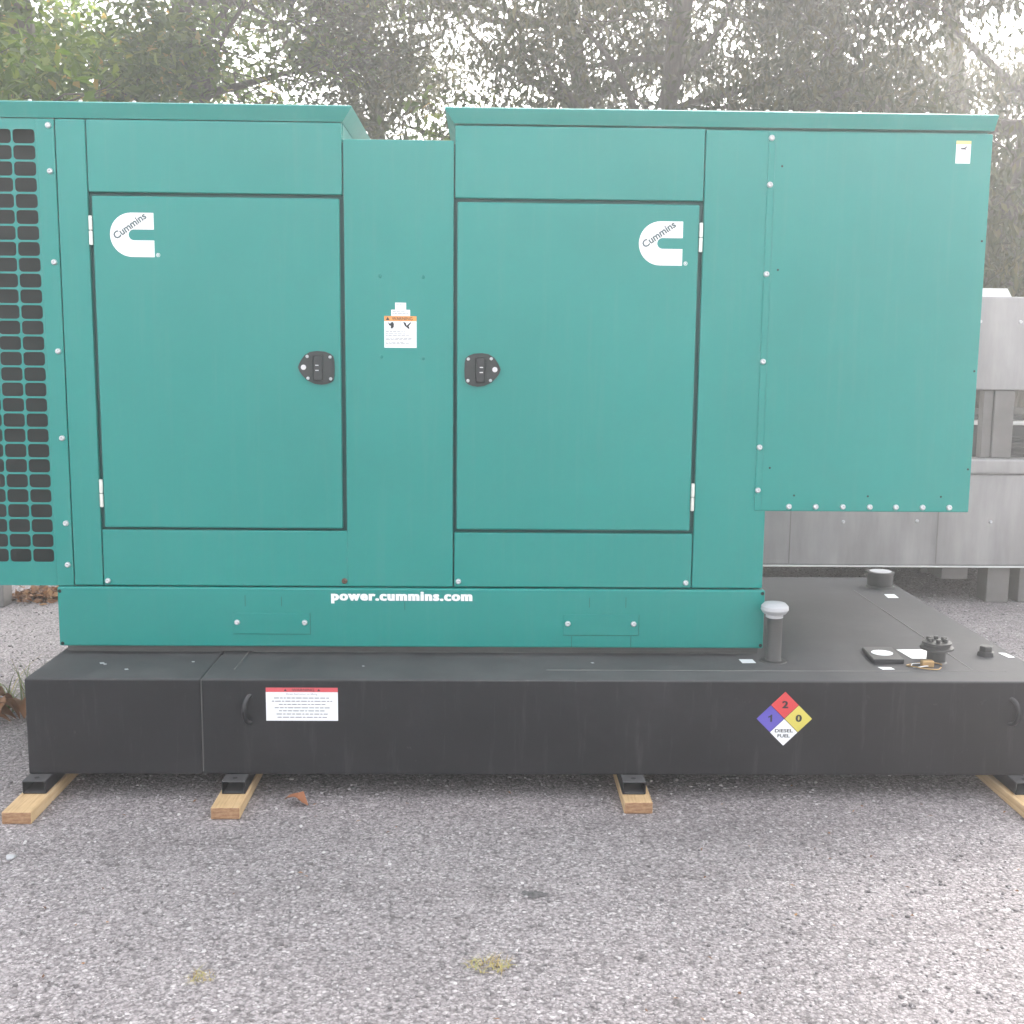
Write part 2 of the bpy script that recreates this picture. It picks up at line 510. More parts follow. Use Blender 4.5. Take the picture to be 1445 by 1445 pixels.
# inner body behind the sheet panels
def core_box(name, *a): return box(name, *a, M['green'], gen)
box('inner_body', -1.380, 0.940, YE + PT + 0.004, YB, 0.627, 2.090, M['core'], gen)
box('upper_section', -1.380, -0.470, YE + PT + 0.004, YB, 2.092, 2.148, M['green'], gen)
box('upper_section', -0.108, 1.630, YE + PT + 0.004, YB, 2.092, 2.148, M['green'], gen)
box('center_top', -0.468, -0.110, YE + PT, YB - .02, 2.090, 2.0945, M['green'], gen)

def panel(name, x0, x1, z0, z1, y=YE, bev=0.004, t=PT, parent=gen, mat='green'):
    return box(name, x0, x1, y, y + t, z0, z1, M[mat], parent, bev)

panel('corner_post', -1.3835, -1.2885, 0.632, 2.148)
panel('top_panel', -1.2855, -0.4715, 1.9225, 2.148)
panel('bottom_panel', -1.2855, -0.4655, 0.632, 0.8230)
centre = panel('centre_panel', -0.4675, -0.1105, 0.632, 2.0975, t=PT - 0.001)
panel('top_panel', -0.1065, 0.7005, 1.9170, 2.145)
panel('bottom_panel', -0.1065, 0.7005, 0.633, 0.8200)
panel('corner_post', 0.7035, 0.9450, 0.633, 2.142)

# air outlet box overhanging the right end
outlet = box('outlet_box', 0.9060, 1.6370, YE - 0.004, YB - .003, 0.9000, 2.1400, M['green'], gen, 0.004)
box('bend_line', 0.9290, 0.9305, YE - 0.0052, YE, 0.905, 2.135, M['green'], outlet)
# air intake box overhanging the left end
intake = box('intake_box', -2.120, -1.3865, YE + 0.10, YB - .003, 0.630, 2.148, M['green'], gen, 0.004)
box('intake_flange', -1.4440, -1.3865, YE, YE + 0.0995, 0.630, 2.148, M['green'], intake, 0.003)
box('radiator', -2.060, -1.4600, YE + 0.055, YE + 0.0995, 0.690, 2.130, M['radiator'], intake)
# punched grille
def grille():
    bm = bmesh.new()
    px, pz, cols, rows = 0.0755, 0.05040, 8, 28
    x1, z1 = -1.4475, 2.1185
    hw, hh, rr = 0.0352, 0.0222, 0.011
    hole = []
    for sx, sz, a0 in ((1, 1, 0), (-1, 1, 90), (-1, -1, 180), (1, -1, 270)):
        for k in range(4):
            a = rad(a0 + k * 30)
            hole.append((sx * (hw - rr) + rr * math.cos(a), sz * (hh - rr) + rr * math.sin(a)))
    cell = []
    ox, oz = px / 2, pz / 2
    for k, (sx, sz) in enumerate(((1, 1), (-1, 1), (-1, -1), (1, -1))):
        seq = [(sx * ox, sz * (hh - rr)), (sx * ox, sz * oz), (sx * ox, sz * oz), (sx * (hw - rr), sz * oz)]
        if k % 2: seq = seq[::-1]
        cell += seq
    def cellring(pts, y, cx, cz, cache):
        out = []
        for x, z in pts:
            key = (round(cx + x, 5), round(cz + z, 5))
            if key not in cache:
                cache[key] = bm.verts.new((cx + x, y, cz + z))
            out.append(cache[key])
        return out
    ca = {}
    y = YE + 0.004
    for i in range(cols):
        for j in range(rows):
            cx, cz = x1 - px * (i + .5), z1 - pz * (j + .5)
            hf = [bm.verts.new((cx + x, y, cz + z)) for x, z in hole]
            hb = [bm.verts.new((cx + x * .995, y + 0.003, cz + z * .995)) for x, z in hole]
            oc = cellring(cell, y, cx, cz, ca)
            m_ = len(hole)
            for k in range(m_):
                k2 = (k + 1) % m_
                f = [hf[k], hf[k2]] + ([oc[k2], oc[k]] if oc[k] is not oc[k2] else [oc[k]])
                bm.faces.new(f[::-1])
                bm.faces.new((hf[k], hf[k2], hb[k2], hb[k]))
    gx0, gz0 = x1 - px * cols, z1 - pz * rows
    for a, b, c, d in ((-2.120, gx0, 0.630, 2.148), (x1, -1.4440, 0.630, 2.148), (gx0, x1, z1, 2.148), (gx0, x1, 0.630, gz0)):
        vs = [bm.verts.new(p) for p in ((a, y, c), (b, y, c), (b, y, d), (a, y, d))]
        bm.faces.new(vs)
    # returned edges
    for a, b, c, d in ((-2.120, -1.444, 0.630, 0.630), (-2.120, -2.120, 0.630, 2.148)):
        vs = [bm.verts.new(p) for p in ((a, y, c), (b, y, d), (b, YE + 0.10, d), (a, YE + 0.10, c))]
        bm.faces.new(vs)
    bmesh.ops.recalc_face_normals(bm, faces=bm.faces)
    return bm_mesh(bm, 'grille')
link('grille', grille(), M['green'], intake)

# roofs: flared eave
def roof(name, x0, x1, fl0, fl1):
    zb, zt = 2.1505, 2.196
    bm = bmesh.new()
    def loop(e, z, extra=0):
        return [bm.verts.new(p) for p in ((x0 - fl0 * e, YE - 0.014 * e, z), (x1 + fl1 * e, YE - 0.014 * e, z), (x1 + fl1 * e, YB + 0.032 * e, z), (x0 - fl0 * e, YB + 0.032 * e, z))]
    a, b = loop(0, zb), loop(1, zt)
    c = [bm.verts.new((v.co.x + sx * .006, v.co.y + sy * .006, zt + 0.004)) for v, (sx, sy) in zip(b, ((1, 1), (-1, 1), (-1, -1), (1, -1)))]
    for p, q in ((a, b), (b, c)):
        for i in range(4):
            bm.faces.new((p[i], p[(i + 1) % 4], q[(i + 1) % 4], q[i]))
    bm.faces.new(a[::-1]); bm.faces.new(c)
    return link(name, bm_mesh(bm, name), M['green'], gen)
roofL = roof('roof', -2.125, -0.468, 0.006, 0.032)
roofR = roof('roof', -0.110, 1.641, 0.030, 0.007)

# bolts
def bolt_mesh(r, h, washer=True):
    bm = bmesh.new()
    prof = [(r * 1.0, 0), (r * 1.0, h * .25), (r * .92, h * .6), (r * .66, h * .95), (r * .38, h), (r * .34, h * .55), (r * .1, h * .5)]
    lathe_bm(bm, prof, 14, 'Y')
    me = bm_mesh(bm, 'bolt', True)
    return me
BOLT = bolt_mesh(0.0098, 0.009); BOLT.materials.append(M['zinc'])
BOLTS = bolt_mesh(0.0055, 0.005); BOLTS.materials.append(M['zinc'])
BOLTG = bolt_mesh(0.0055, 0.004); BOLTG.materials.append(M['green'])
RUST = bolt_mesh(0.0098, 0.008); RUST.materials.append(M['rust'])
HOLE = bolt_mesh(0.0035, 0.0008); HOLE.materials.append(M['hole'])
HOLEB = bolt_mesh(0.006, 0.0008); HOLEB.materials.append(M['hole'])
def bolt(x, z, parent, y=YE, me=None, name='bolt'):
    return link(name, me or BOLT, None, parent, (x, y, z))
for z in (2.127, 1.985, 1.699, 1.413, 1.128, 0.843, 0.702): bolt(-1.404, z, intake)
for z in (2.118, 1.971, 1.686, 1.401, 1.116, 0.971): bolt(0.9155, z, outlet, YE - .004)
for x in (1.023, 1.114, 1.206, 1.298, 1.387, 1.478, 1.569): bolt(x, 0.9165, outlet, YE - .004)
for x, z in ((1.039, .954), (1.290, .953), (1.539, .953), (.953, 1.047), (1.625, 1.047), (1.625, 1.376), (.953, 2.03), (.953, 1.70), (1.622, 1.80)):
    bolt(x, z, outlet, YE - .004, HOLE, 'screw_hole')
bolt(-1.272, .648, gen); bolt(-.477, .651, gen, me=RUST, name='rusty_bolt')
bolt(-.092, .652, gen); bolt(.682, .651, gen)
bm = bmesh.new(); lathe_bm(bm, [(0.0062, 0), (0.0062, .004), (.004, .0065)], 10); ROOFBOLT = bm_mesh(bm, 'roof_bolt', True); ROOFBOLT.materials.append(M['zinc'])
for x in (-1.98, -1.80, -1.62, -1.46, -1.30, -1.13, -0.95, -0.79, -0.61, -0.49): link('roof_bolt', ROOFBOLT, None, roofL, (x, YE + 0.004, 2.200))
for x in (-0.07, 0.13, 0.33, 0.55, 0.664, 0.742, 0.90, 0.975, 1.065, 1.20, 1.42, 1.60): link('roof_bolt', ROOFBOLT, None, roofR, (x, YE + 0.004, 2.200))

# skid under the panels
skid = box('base_skid', -1.4395, 0.9530, YE - 0.012, YB, 0.4250, 0.6285, M['green'], gen, 0.005, 3)
box('base_rail', -1.430, 0.945, YE + 0.035, YB - .02, 0.3965, 0.4248, M['weld'], gen, 0.002)
for x, z in ((-1.431, .614), (-1.429, .434), (.944, .617), (.944, .436)): bolt(x, z, skid, YE - .012, HOLEB, 'bolt_hole')
for x0, x1 in ((-.853, -.594), (.267, .523)):
    pl = box('cover_plate', x0, x1, YE - .015, YE - .0121, .470, .542, M['green'], skid, 0.001)
    box('plate_seam', x0 - .0016, x1 + .0016, YE - .0126, YE - .01205, .4684, .4692, M['hole'], skid)
    box('plate_seam', x1 + .0008, x1 + .0016, YE - .0126, YE - .01205, .470, .542, M['hole'], skid)
    bolt(x0 + .014, .510, skid, YE - .015); bolt(x1 - .017, .510, skid, YE - .015)
for x, z0, z1 in ((-.811, .565, .603), (-.689, .565, .598), (.354, .566, .600), (.478, .566, .602), (-.273, .555, .580), (.295, .428, .466), (.498, .428, .466)):
    box('seam_mark', x - .0009, x + .0009, YE - .0127, YE - .01205, z0, z1, M['core'], skid)
text('lettering', 'power.cummins.com', -.2845, YE - .0134, .5975, M['white'], skid, width=.474, height=.042, bold=0.034, gap=1.16, double=.0036)

# doors
def rounded_c(x0, x1, z0, z1):
    h = z1 - z0; r = h / 2; pts = []
    cx, cz = x0 + r, z0 + r
    pts += [(x1, z1)] + [(cx + r * math.cos(rad(a)), cz + r * math.sin(rad(a))) for a in range(90, 271, 10)] + [(x1, z0)]
    t = 0.123 * h
    pts += [(x1, cz - t)]
    sx = x0 + 0.425 * h + t
    pts += [(sx + t * math.cos(rad(a)), cz + t * math.sin(rad(a))) for a in range(270, 89, -15)]
    pts += [(x1, cz + t)]
    return pts
LATCH = [(295, 690), (312, 635), (350, 560), (430, 450), (540, 385), (680, 365), (850, 378), (960, 420), (1015, 470), (1035, 560), (1040, 700), (1036, 850), (1015, 945), (960, 990), (870, 1022), (770, 1035), (630, 1018), (480, 950), (380, 850), (320, 770)]
def door(x0, x1, z0, z1, hinge_x, latch_x, latch_z, flip, logo):
    d = panel('door', x0, x1, z0, z1, y=YE - 0.006, bev=0.005, t=PT)
    for hz in (1.801, 0.946):
        for k, dz in enumerate((-.047, .0005)):
            lathe('hinge', [(0.0030, 0), (0.0062, 0.0015), (0.0062, .045), (0.0030, .0465)], M['hinge'], d, (hinge_x, YE - .006, hz + dz), 12)
    sc = 0.119 / 745.0
    def lp(px, pz):
        u = (px - 295) * sc
        return (latch_x + (0.119 - u if flip else u), latch_z + (1035 - pz) * sc * 1.03)
    yf = YE - 0.006
    poly('latch_plate', [lp(*p) for p in LATCH], yf - .009, yf, M['plastic'], d)
    cxm, czm = lp(667, 700)
    poly('latch_rim', [((p[0] - cxm) * .9 + cxm, (p[1] - czm) * .9 + czm) for p in [lp(*q) for q in LATCH]], yf - .0125, yf - .0092, M['plastic2'], d)
    xa, za = lp(610, 955); xb, zb = lp(810, 450)
    box('latch_paddle', min(xa, xb), max(xa, xb), yf - .019, yf - .0127, min(za, zb), max(za, zb), M['plastic'], d, 0.005, 3)
    for pz in (648, 748):
        x, z = lp(690, pz)
        box('latch_slot', x - .0055, x + .0055, yf - .0200, yf - .0192, z - .0016, z + .0016, M['zinc'], d)
    for px, pz in ((488, 475), (958, 485), (500, 908), (965, 915)):
        x, z = lp(px, pz); bolt(x, z, d, yf - .0126, BOLTS, 'latch_screw')
    x, z = lp(412, 690)
    lathe('lock_cylinder', [(.0085, 0), (.0085, .004), (.0045, .0042), (.0045, .002)], M['zinc'], d, (x, yf - .0126, z), 16, 'Y')
    lx0, lx1, lz0, lz1 = logo
    poly('emblem', rounded_c(*logo), yf - .0012, yf - .0002, M['white'], d)
    h = lz1 - lz0
    text('emblem_lettering', 'Cummins', lx0 + .455 * h, yf - .0017, lz0 + .705 * h, M['greyink'], d, width=.88 * h, height=.175 * h, ang=rad(35), bold=0.028)
    text('trademark', '\u00ae', lx1 + .0115, yf - .0012, lz0 + .007, M['white'], d, width=.013, height=.013, bold=0.01)
    return d
door(-1.2745, -0.4805, 0.8310, 1.9105, -1.2862 + .0055, -.620, 1.312, False, (-1.219, -1.078, 1.718, 1.858))
door(-0.0990, 0.6890, 0.8310, 1.9050, .6955, -.074, 1.310, True, (.493, .636, 1.710, 1.851))
# darker slabs behind the doors, gap shade put into their colour
for x0, x1, z0, z1 in ((-1.2885, -.4690, .8255, 1.9205), (-.1065, .7020, .8225, 1.9150)):
    box('door_gap_shade', x0, x1, YE + PT - .0035, YE + PT + .003, z0, z1, M['core'], gen)

# printed lines standing for unreadable small print
def print_lines(parent, x0, x1, z_list, y, mat, h, seed, centre=False):
    r = random.Random(seed)
    bm = bmesh.new()
    mx = (x0 + x1) / 2; zm = z_list[-1]
    for z in z_list:
        a, b = x0, x0 + (x1 - x0) * r.uniform(.6, .99)
        if centre:
            w = (x1 - x0) * r.uniform(.72, 1.0) / 2; a, b = mx - w, mx + w
        x = a
        while x < b:
            w = min(r.uniform(2.2, 7.0) * h, b - x)
            vs = [bm.verts.new(p) for p in ((x - mx, 0, z - zm), (x + w - mx, 0, z - zm), (x + w - mx, 0, z + h - zm), (x - mx, 0, z + h - zm))]
            bm.faces.new(vs)
            x += w + h * 1.0
    return link('small_print', bm_mesh(bm, 'small_print'), mat, parent, (mx, y, zm))

# warning labels on the centre panel
yl = YE - .0010
box('warning_label', -.338, -.232, yl, YE - .0002, .0 + 1.435, 1.5215, M['white'], centre)
box('label_header', -.338, -.232, yl, YE - .0002, 1.5217, 1.538, M['orange'], centre)
box('label_tag', -.315, -.253, yl, YE - .0002, 1.5383, 1.5585, M['white'], centre)
box('label_tag', -.302, -.266, yl, YE - .0002, 1.5588, 1.5815, M['white'], centre)
text('label_lettering', 'WARNING', -.279, yl - .0006, 1.5298, M['ink'], centre, width=.068, height=.0105, bold=.01)
poly('alert_triangle', [(-.333, 1.5245), (-.320, 1.5245), (-.3265, 1.5355)], yl - .0006, yl - .0001, M['ink'], centre)
poly('pictogram', [(-.326, 1.519), (-.318, 1.512), (-.317, 1.517), (-.309, 1.519), (-.306, 1.512), (-.307, 1.502), (-.312, 1.497), (-.317, 1.499), (-.316, 1.506), (-.322, 1.508)], yl - .0006, yl - .0001, M['ink'], centre)
poly('pictogram', [(-.276, 1.519), (-.268, 1.517), (-.264, 1.507), (-.252, 1.519), (-.250, 1.516), (-.258, 1.505), (-.254, 1.498), (-.260, 1.497), (-.264, 1.502), (-.270, 1.506)], yl - .0006, yl - .0001, M['ink'], centre)
box('label_rule', -.2864, -.2850, yl - .0006, yl - .0001, 1.494, 1.520, M['faint'], centre)
print_lines(centre, -.333, -.238, [1.486, 1.479, 1.473, 1.465, 1.460, 1.452, 1.447], yl - .0005, M['faint'], .0022, 3)
print_lines(centre, -.311, -.257, [1.551, 1.545], yl - .0005, M['faint'], .0020, 5)
print_lines(centre, -.299, -.270, [1.574], yl - .0005, M['faint'], .0016, 6)
for x, z in ((-.351, 1.666), (-.210, 1.665), (-.348, 1.405), (-.211, 1.401)): bolt(x, z, centre, me=BOLTG, name='blind_rivet')
# small label on the outlet box
yo = YE - .0050
box('warning_label', 1.518, 1.566, yo, YE - .0042, 2.046, 2.106, M['white'], outlet)
box('label_header', 1.518, 1.566, yo, YE - .0042, 2.1062, 2.117, M['yellowband'], outlet)
poly('pictogram', [(1.532, 2.094), (1.546, 2.096), (1.552, 2.101), (1.553, 2.097), (1.548, 2.092), (1.552, 2.088), (1.546, 2.090), (1.534, 2.090)], yo - .0006, yo - .0001, M['ink'], outlet)
print_lines(outlet, 1.523, 1.561, [2.080, 2.075, 2.070, 2.064, 2.059, 2.054], yo - .0005, M['faint'], .0015, 9)

# ------------------------------------------------------------------ fuel tank under the generator
YT, ZT, ZB = 3.5966, 0.3962, 0.0820
tank = thing('fuel_tank', 'long low black steel fuel tank under the green generator', 'fuel tank', (0.2, 4.45, 0.082))
sec = box('tank_section', -1.448, -.8975, YT, 5.290, ZB, ZT, M['black'], tank, .006, 3)
main = box('tank_section', -.8945, 1.843, YT, 5.290, ZB, ZT, M['black'], tank, .006, 3)
def bead(x0, y0, x1, y1, z, r=.003, parent=main, name='weld_bead'):
    bm = bmesh.new(); a = Vector((x0, y0, 0)); b = Vector((x1, y1, 0)); d = b - a; n = max(6, int(d.length / .012))
    s = Vector((-d.y, d.x, 0)).normalized(); rows = []
    for i in range(n + 1):
        p = a + d * (i / n); rr = r * random.uniform(.7, 1.25)
        rows.append([bm.verts.new(p - s * rr), bm.verts.new(p - s * rr * .5 + Vector((0, 0, rr * .7))), bm.verts.new(p + s * rr * .5 + Vector((0, 0, rr * .7))), bm.verts.new(p + s * rr)])
    for p, q in zip(rows, rows[1:]):
        for k in range(3): bm.faces.new((p[k], q[k], q[k + 1], p[k + 1]))
    bmesh.ops.recalc_face_normals(bm, faces=bm.faces)
    return link(name, bm_mesh(bm, name), M['weld'], parent, (0, 0, z))
bead(1.6145, 3.73, 1.6145, 5.0, ZT)
bead(.20, 3.712, 1.72, 3.712, ZT, .0022)
bead(-.814, 3.70, -.811, 3.93, ZT)
bead(-.80, 3.928, .94, 3.928, ZT, .0035)
bead(-1.42, 3.93, -.90, 3.93, ZT, .003, sec)
box('weld_seam', -.8974, -.8946, YT + .0035, YT + .30, ZB + .01, ZT - .004, M['weld'], main)

# lifting lugs
def lug(x, z0, z1, tilt):
    # C-shaped bent bar welded to the tank front
    bm = bmesh.new(); n = 18; zc, h = (z0 + z1) / 2, (z1 - z0) / 2
    rings = []
    for i in range(n + 1):
        a = rad(-100 + 200 * i / n)
        c = Vector((tilt * .014 * math.cos(a), -.030 * math.cos(a) + .004, h * math.sin(a)))
        t = Vector((-tilt * .014 * math.sin(a), .030 * math.sin(a), h * math.cos(a))).normalized()
        s = t.cross(Vector((1, 0, 0))).normalized(); w = t.cross(s)
        rings.append([bm.verts.new(c + .0075 * (s * math.cos(k * math.pi / 4) + w * math.sin(k * math.pi / 4))) for k in range(8)])
    for p, q in zip(rings, rings[1:]):
        for k in range(8): bm.faces.new((p[k], p[(k + 1) % 8], q[(k + 1) % 8], q[k]))
    bm.faces.new(rings[0]); bm.faces.new(rings[-1][::-1])
    bmesh.ops.recalc_face_normals(bm, faces=bm.faces)
    link('lifting_lug', bm_mesh(bm, 'lifting_lug', True), M['black'], tank, (x, YT - .002, zc))
lug(-.742, .253, .341, -1); lug(1.690, .255, .338, 1)

# feet
def foot(x):
    bm = bmesh.new()
    w, h, y0, y1 = .0375, .0435, 3.540, 5.35
    add_box(bm, -w, w, y0, y1, 0, h, .004)
    f = min(bm.faces, key=lambda q: q.calc_center_median().y)
    r = bmesh.ops.inset_region(bm, faces=[f], thickness=.006, depth=0)
    bmesh.ops.translate(bm, verts=list(f.verts), vec=(0, .12, 0))
    o = link('foot', bm_mesh(bm, 'foot'), M['black'], tank, (x, 0, .0383))
    link('foot_hole', HOLETOP, None, o, (x, 3.567, .0383 + h + .0002))
bm = bmesh.new(); lathe_bm(bm, [(.008, 0), (.008, .0006)], 12); HOLETOP = bm_mesh(bm, 'foot_hole'); HOLETOP.materials.append(M['hole'])
FEET = (-1.411, -.789, .476, 1.735)
for x in FEET: foot(x)

# warning label
yk = YT - .0012
lb = box('warning_label', -.692, -.465, yk, YT - .0002, .2610, .3545, M['white'], main)
box('label_header', -.692, -.465, yk, YT - .0002, .3547, .3690, M['redband'], main)
text('label_lettering', 'WARNING', -.5745, yk - .0005, .3618, M['ink'], main, width=.070, height=.0092, bold=.012)
for x in (-.6305, -.5250): poly('alert_triangle', [(x - .005, .3580), (x + .005, .3580), (x, .3655)], yk - .0006, yk - .0001, M['ink'], main)
text('label_lettering', 'Drain fuel prior to lifting', -.5785, yk - .0005, .3475, M['faint'], main, width=.098, height=.0080)
print_lines(main, -.676, -.480, [.3340, .3235, .3130, .3020, .2920, .2815, .2710], yk - .0005, M['faint'], .0030, 12, True)
# hazard diamond
dc = (.9595, .2715); R_ = .0905
def dia(cx, cz, r, mat, nm='hazard_diamond'):
    return poly(nm, [(cx, cz + r), (cx - r, cz), (cx, cz - r), (cx + r, cz)], yk, YT - .0002, M[mat], main)
hr = R_ / 2 - .0012
for dx, dz, mt in ((0, 1, 'red'), (-1, 0, 'blue'), (1, 0, 'yellow'), (0, -1, 'white')):
    dia(dc[0] + dx * R_ / 2, dc[1] + dz * R_ / 2, hr, mt)
for s, dx, dz in (('2', 0, 1), ('0', 1, 0)):
    text('hazard_number', s, dc[0] + dx * R_ / 2, yk - .0006, dc[1] + dz * R_ / 2 + .002, M['ink'], main, height=.024, width=.0185, bold=.022, double=.0016)
x1_, z1_ = dc[0] - R_ / 2 + .001, dc[1] + .002
poly('hazard_number', [(x1_ - .001, z1_ - .012), (x1_ + .005, z1_ - .012), (x1_ + .005, z1_ + .012), (x1_ + .0005, z1_ + .012), (x1_ - .0015, z1_ + .0085), (x1_ - .008, z1_ + .0055), (x1_ - .008, z1_ + .0015), (x1_ - .001, z1_ + .0035)], yk - .0006, yk - .0001, M['ink'], main)
text('hazard_lettering', 'DIESEL', dc[0], yk - .0006, dc[1] - .0395, M['ink'], main, width=.058, height=.0110, bold=.022)
text('hazard_lettering', 'FUEL', dc[0], yk - .0006, dc[1] - .0565, M['ink'], main, width=.040, height=.0110, bold=.022)

# fittings on the tank top
vp = lathe('vent_pipe', [(.046, 0), (.044, .004), (.028, .006), (.0255, .010), (.0255, .158), (.030, .160)], M['castiron'], tank, (.976, 3.833, ZT), 24)
lathe('vent_cap', [(.024, 0), (.029, .002), (.029, .013), (.038, .016), (.0465, .028), (.0455, .040), (.036, .050), (.015, .0545)], M['ventcap'], vp, (.974, 3.833, ZT + .151), 28)
rv = lathe('vent_collar', [(.062, 0), (.060, .010), (.0555, .012), (.0555, .062), (.0600, .063), (.0600, .072), (.048, .0735)], M['castiron'], tank, (1.7515, 5.065, ZT), 28)
lathe('collar_disc', [(.047, 0), (.047, .0012)], M['ventcap'], rv, (1.7515, 5.065, ZT + .0737), 24)
fc = lathe('fill_pipe', [(.036, 0), (.031, .004), (.031, .036), (.034, .038), (.034, .042)], M['castiron'], tank, (1.5315, 3.832, ZT), 24)
lathe('fill_flange', [(.043, 0), (.0555, .004), (.0555, .011), (.044, .014), (.044, .020), (.048, .022), (.048, .028), (.036, .030)], M['castiron'], fc, (1.5315, 3.832, ZT + .0422), 24)
for k in range(6):
    a = k * math.pi / 3 + .3
    bm = bmesh.new(); add_box(bm, -.008, .008, -.007, .007, 0, .012, .002)
    o = link('cap_lug', bm_mesh(bm, 'cap_lug'), M['castiron'], fc, (1.5315 + .028 * math.cos(a), 3.832 + .028 * math.sin(a), ZT + .0724)); o.rotation_euler.z = a
lathe('pipe_plug', [(.031, 0), (.029, .014), (.023, .016), (.0225, .033), (.018, .035)], M['castiron'], tank, (1.7385, 3.917, ZT), 6, smooth=False)
gb = None
bm = bmesh.new(); pts = [(1.3215, 3.967), (1.427, 3.969), (1.412, 3.800), (1.308, 3.800)]
a = [bm.verts.new((x - 1.367, y - 3.885, 0)) for x, y in pts]; b_ = [bm.verts.new((x - 1.367, y - 3.885, .016)) for x, y in pts]
bm.faces.new(a); bm.faces.new(b_[::-1])
for i in range(4): bm.faces.new((a[i], a[(i + 1) % 4], b_[(i + 1) % 4], b_[i]))
bmesh.ops.recalc_face_normals(bm, faces=bm.faces); bmesh.ops.bevel(bm, geom=list(bm.edges), offset=.002, segments=1, affect='EDGES')
gb = link('gauge_cover', bm_mesh(bm, 'gauge_cover'), M['plastic'], tank, (1.367, 3.885, ZT + .0002))
lathe('gauge_disc', [(.036, 0), (.036, .0012)], M['white'], gb, (1.364, 3.884, ZT + .0164), 20)
def quad_sheet(name, pts, z, mat, parent, t=.0008):
    cx = sum(p[0] for p in pts) / 4; cy = sum(p[1] for p in pts) / 4
    bm = bmesh.new()
    a = [bm.verts.new((x - cx, y - cy, 0)) for x, y in pts]; b = [bm.verts.new((x - cx, y - cy, t)) for x, y in pts]
    bm.faces.new(a); bm.faces.new(b[::-1])
    for i in range(4): bm.faces.new((a[i], a[(i + 1) % 4], b[(i + 1) % 4], b[i]))
    bmesh.ops.recalc_face_normals(bm, faces=bm.faces)
    return link(name, bm_mesh(bm, name), mat, parent, (cx, cy, z))
for pts in ([(.863, 3.851), (.909, 3.851), (.912, 3.806), (.865, 3.804)], [(1.721, 4.915), (1.766, 4.917), (1.760, 4.845), (1.714, 4.844)], [(1.797, 3.950), (1.820, 3.947), (1.829, 3.889), (1.806, 3.889)], [(1.309, 3.760), (1.352, 3.757), (1.357, 3.733), (1.316, 3.731)]):
    quad_sheet('white_sticker', pts, ZT + .0004, M['white'], tank)
pp = quad_sheet('paper_sheet', [(1.451, 3.988), (1.556, 3.990), (1.545, 3.862), (1.462, 3.866)], ZT + .0006, M['paper'], None)
tag(pp, 'white sheet of paper lying flat beside the fill cap', 'paper')
for i, (x, y, r_) in enumerate(((-1.262, 3.775, .010), (-1.248, 3.762, .007), (-.968, 3.795, .006), (-1.160, 3.702, .008), (-.40, 3.75, .005), (.36, 3.80, .006))):
    quad_sheet('paint_chip', [(x - r_, y + r_ * .6), (x + r_ * .3, y + r_), (x + r_, y - r_ * .4), (x - r_ * .2, y - r_)], ZT + .0004, M['ventcap'], tank)
# brass tag with its string
tg = thing('wired_tag', 'small brass coloured block with a loop of wire lying by the fill cap', 'tag', (1.47, 3.765, ZT))
box('brass_block', 1.455, 1.496, 3.752, 3.776, ZT + .001, ZT + .024, M['brass'], tg, .004)
def tube(name, pts, r, mat, parent, n=6):
    bm = bmesh.new(); rings = []
    P_ = [Vector(p) for p in pts]; c0 = P_[0]
    for i, p in enumerate(P_):
        t = (P_[min(i + 1, len(P_) - 1)] - P_[max(i - 1, 0)]).normalized()
        s = t.orthogonal().normalized(); w = t.cross(s)
        rr = r[i] if isinstance(r, (list, tuple)) else r
        rings.append([bm.verts.new(p - c0 + rr * (s * math.cos(6.2832 * k / n) + w * math.sin(6.2832 * k / n))) for k in range(n)])
    for a, b in zip(rings, rings[1:]):
        j = min(range(n), key=lambda q: (a[0].co - b[q].co).length)
        for k in range(n): bm.faces.new((a[k], a[(k + 1) % n], b[(k + 1 + j) % n], b[(k + j) % n]))
    bm.faces.new(rings[0]); bm.faces.new(rings[-1])
    bmesh.ops.recalc_face_normals(bm, faces=bm.faces)
    return link(name, bm_mesh(bm, name, True), mat, parent, c0)
tube('wire_loop', [(1.470 + .056 * math.cos(a) * (1 + .12 * math.sin(3 * a)), 3.765 + .040 * math.sin(a), ZT + .004 + .003 * math.sin(2 * a)) for a in np.linspace(0.2, 6.0, 30)], .0022, M['brass'], tg)
tube('wire_loop', [(1.462 + .040 * math.cos(a), 3.772 + .028 * math.sin(a + .5), ZT + .006 + .002 * math.sin(3 * a)) for a in np.linspace(0, 5.6, 26)], .0018, M['white'], tg)

# ------------------------------------------------------------------ lumber under the feet
for (x, y0, dx, lab) in ((-1.411, 3.395, .00, 'pale timber plank under the tank foot at the outer left end, knotted end'),
                         (-.792, 3.432, .00, ''), (.4825, 3.478, .00, ''), (1.728, 3.40, .0, '')):
    bm = bmesh.new(); add_box(bm, -.0445, .0445, 0, 1.95, 0, .0378, .0035)
    o = link('timber_plank', bm_mesh(bm, 'timber_plank'), M['wood'], None, (x, y0, .0004))
    tag(o, {-1.411: 'pale timber plank under the tank foot farthest from the hazard diamond', -.792: 'pale timber plank below the lifting lug beside the warning label',
            .4825: 'pale timber plank between the warning label and the hazard diamond', 1.728: 'pale timber plank below the lifting lug past the hazard diamond'}[x], 'plank', 'planks under the tank feet')

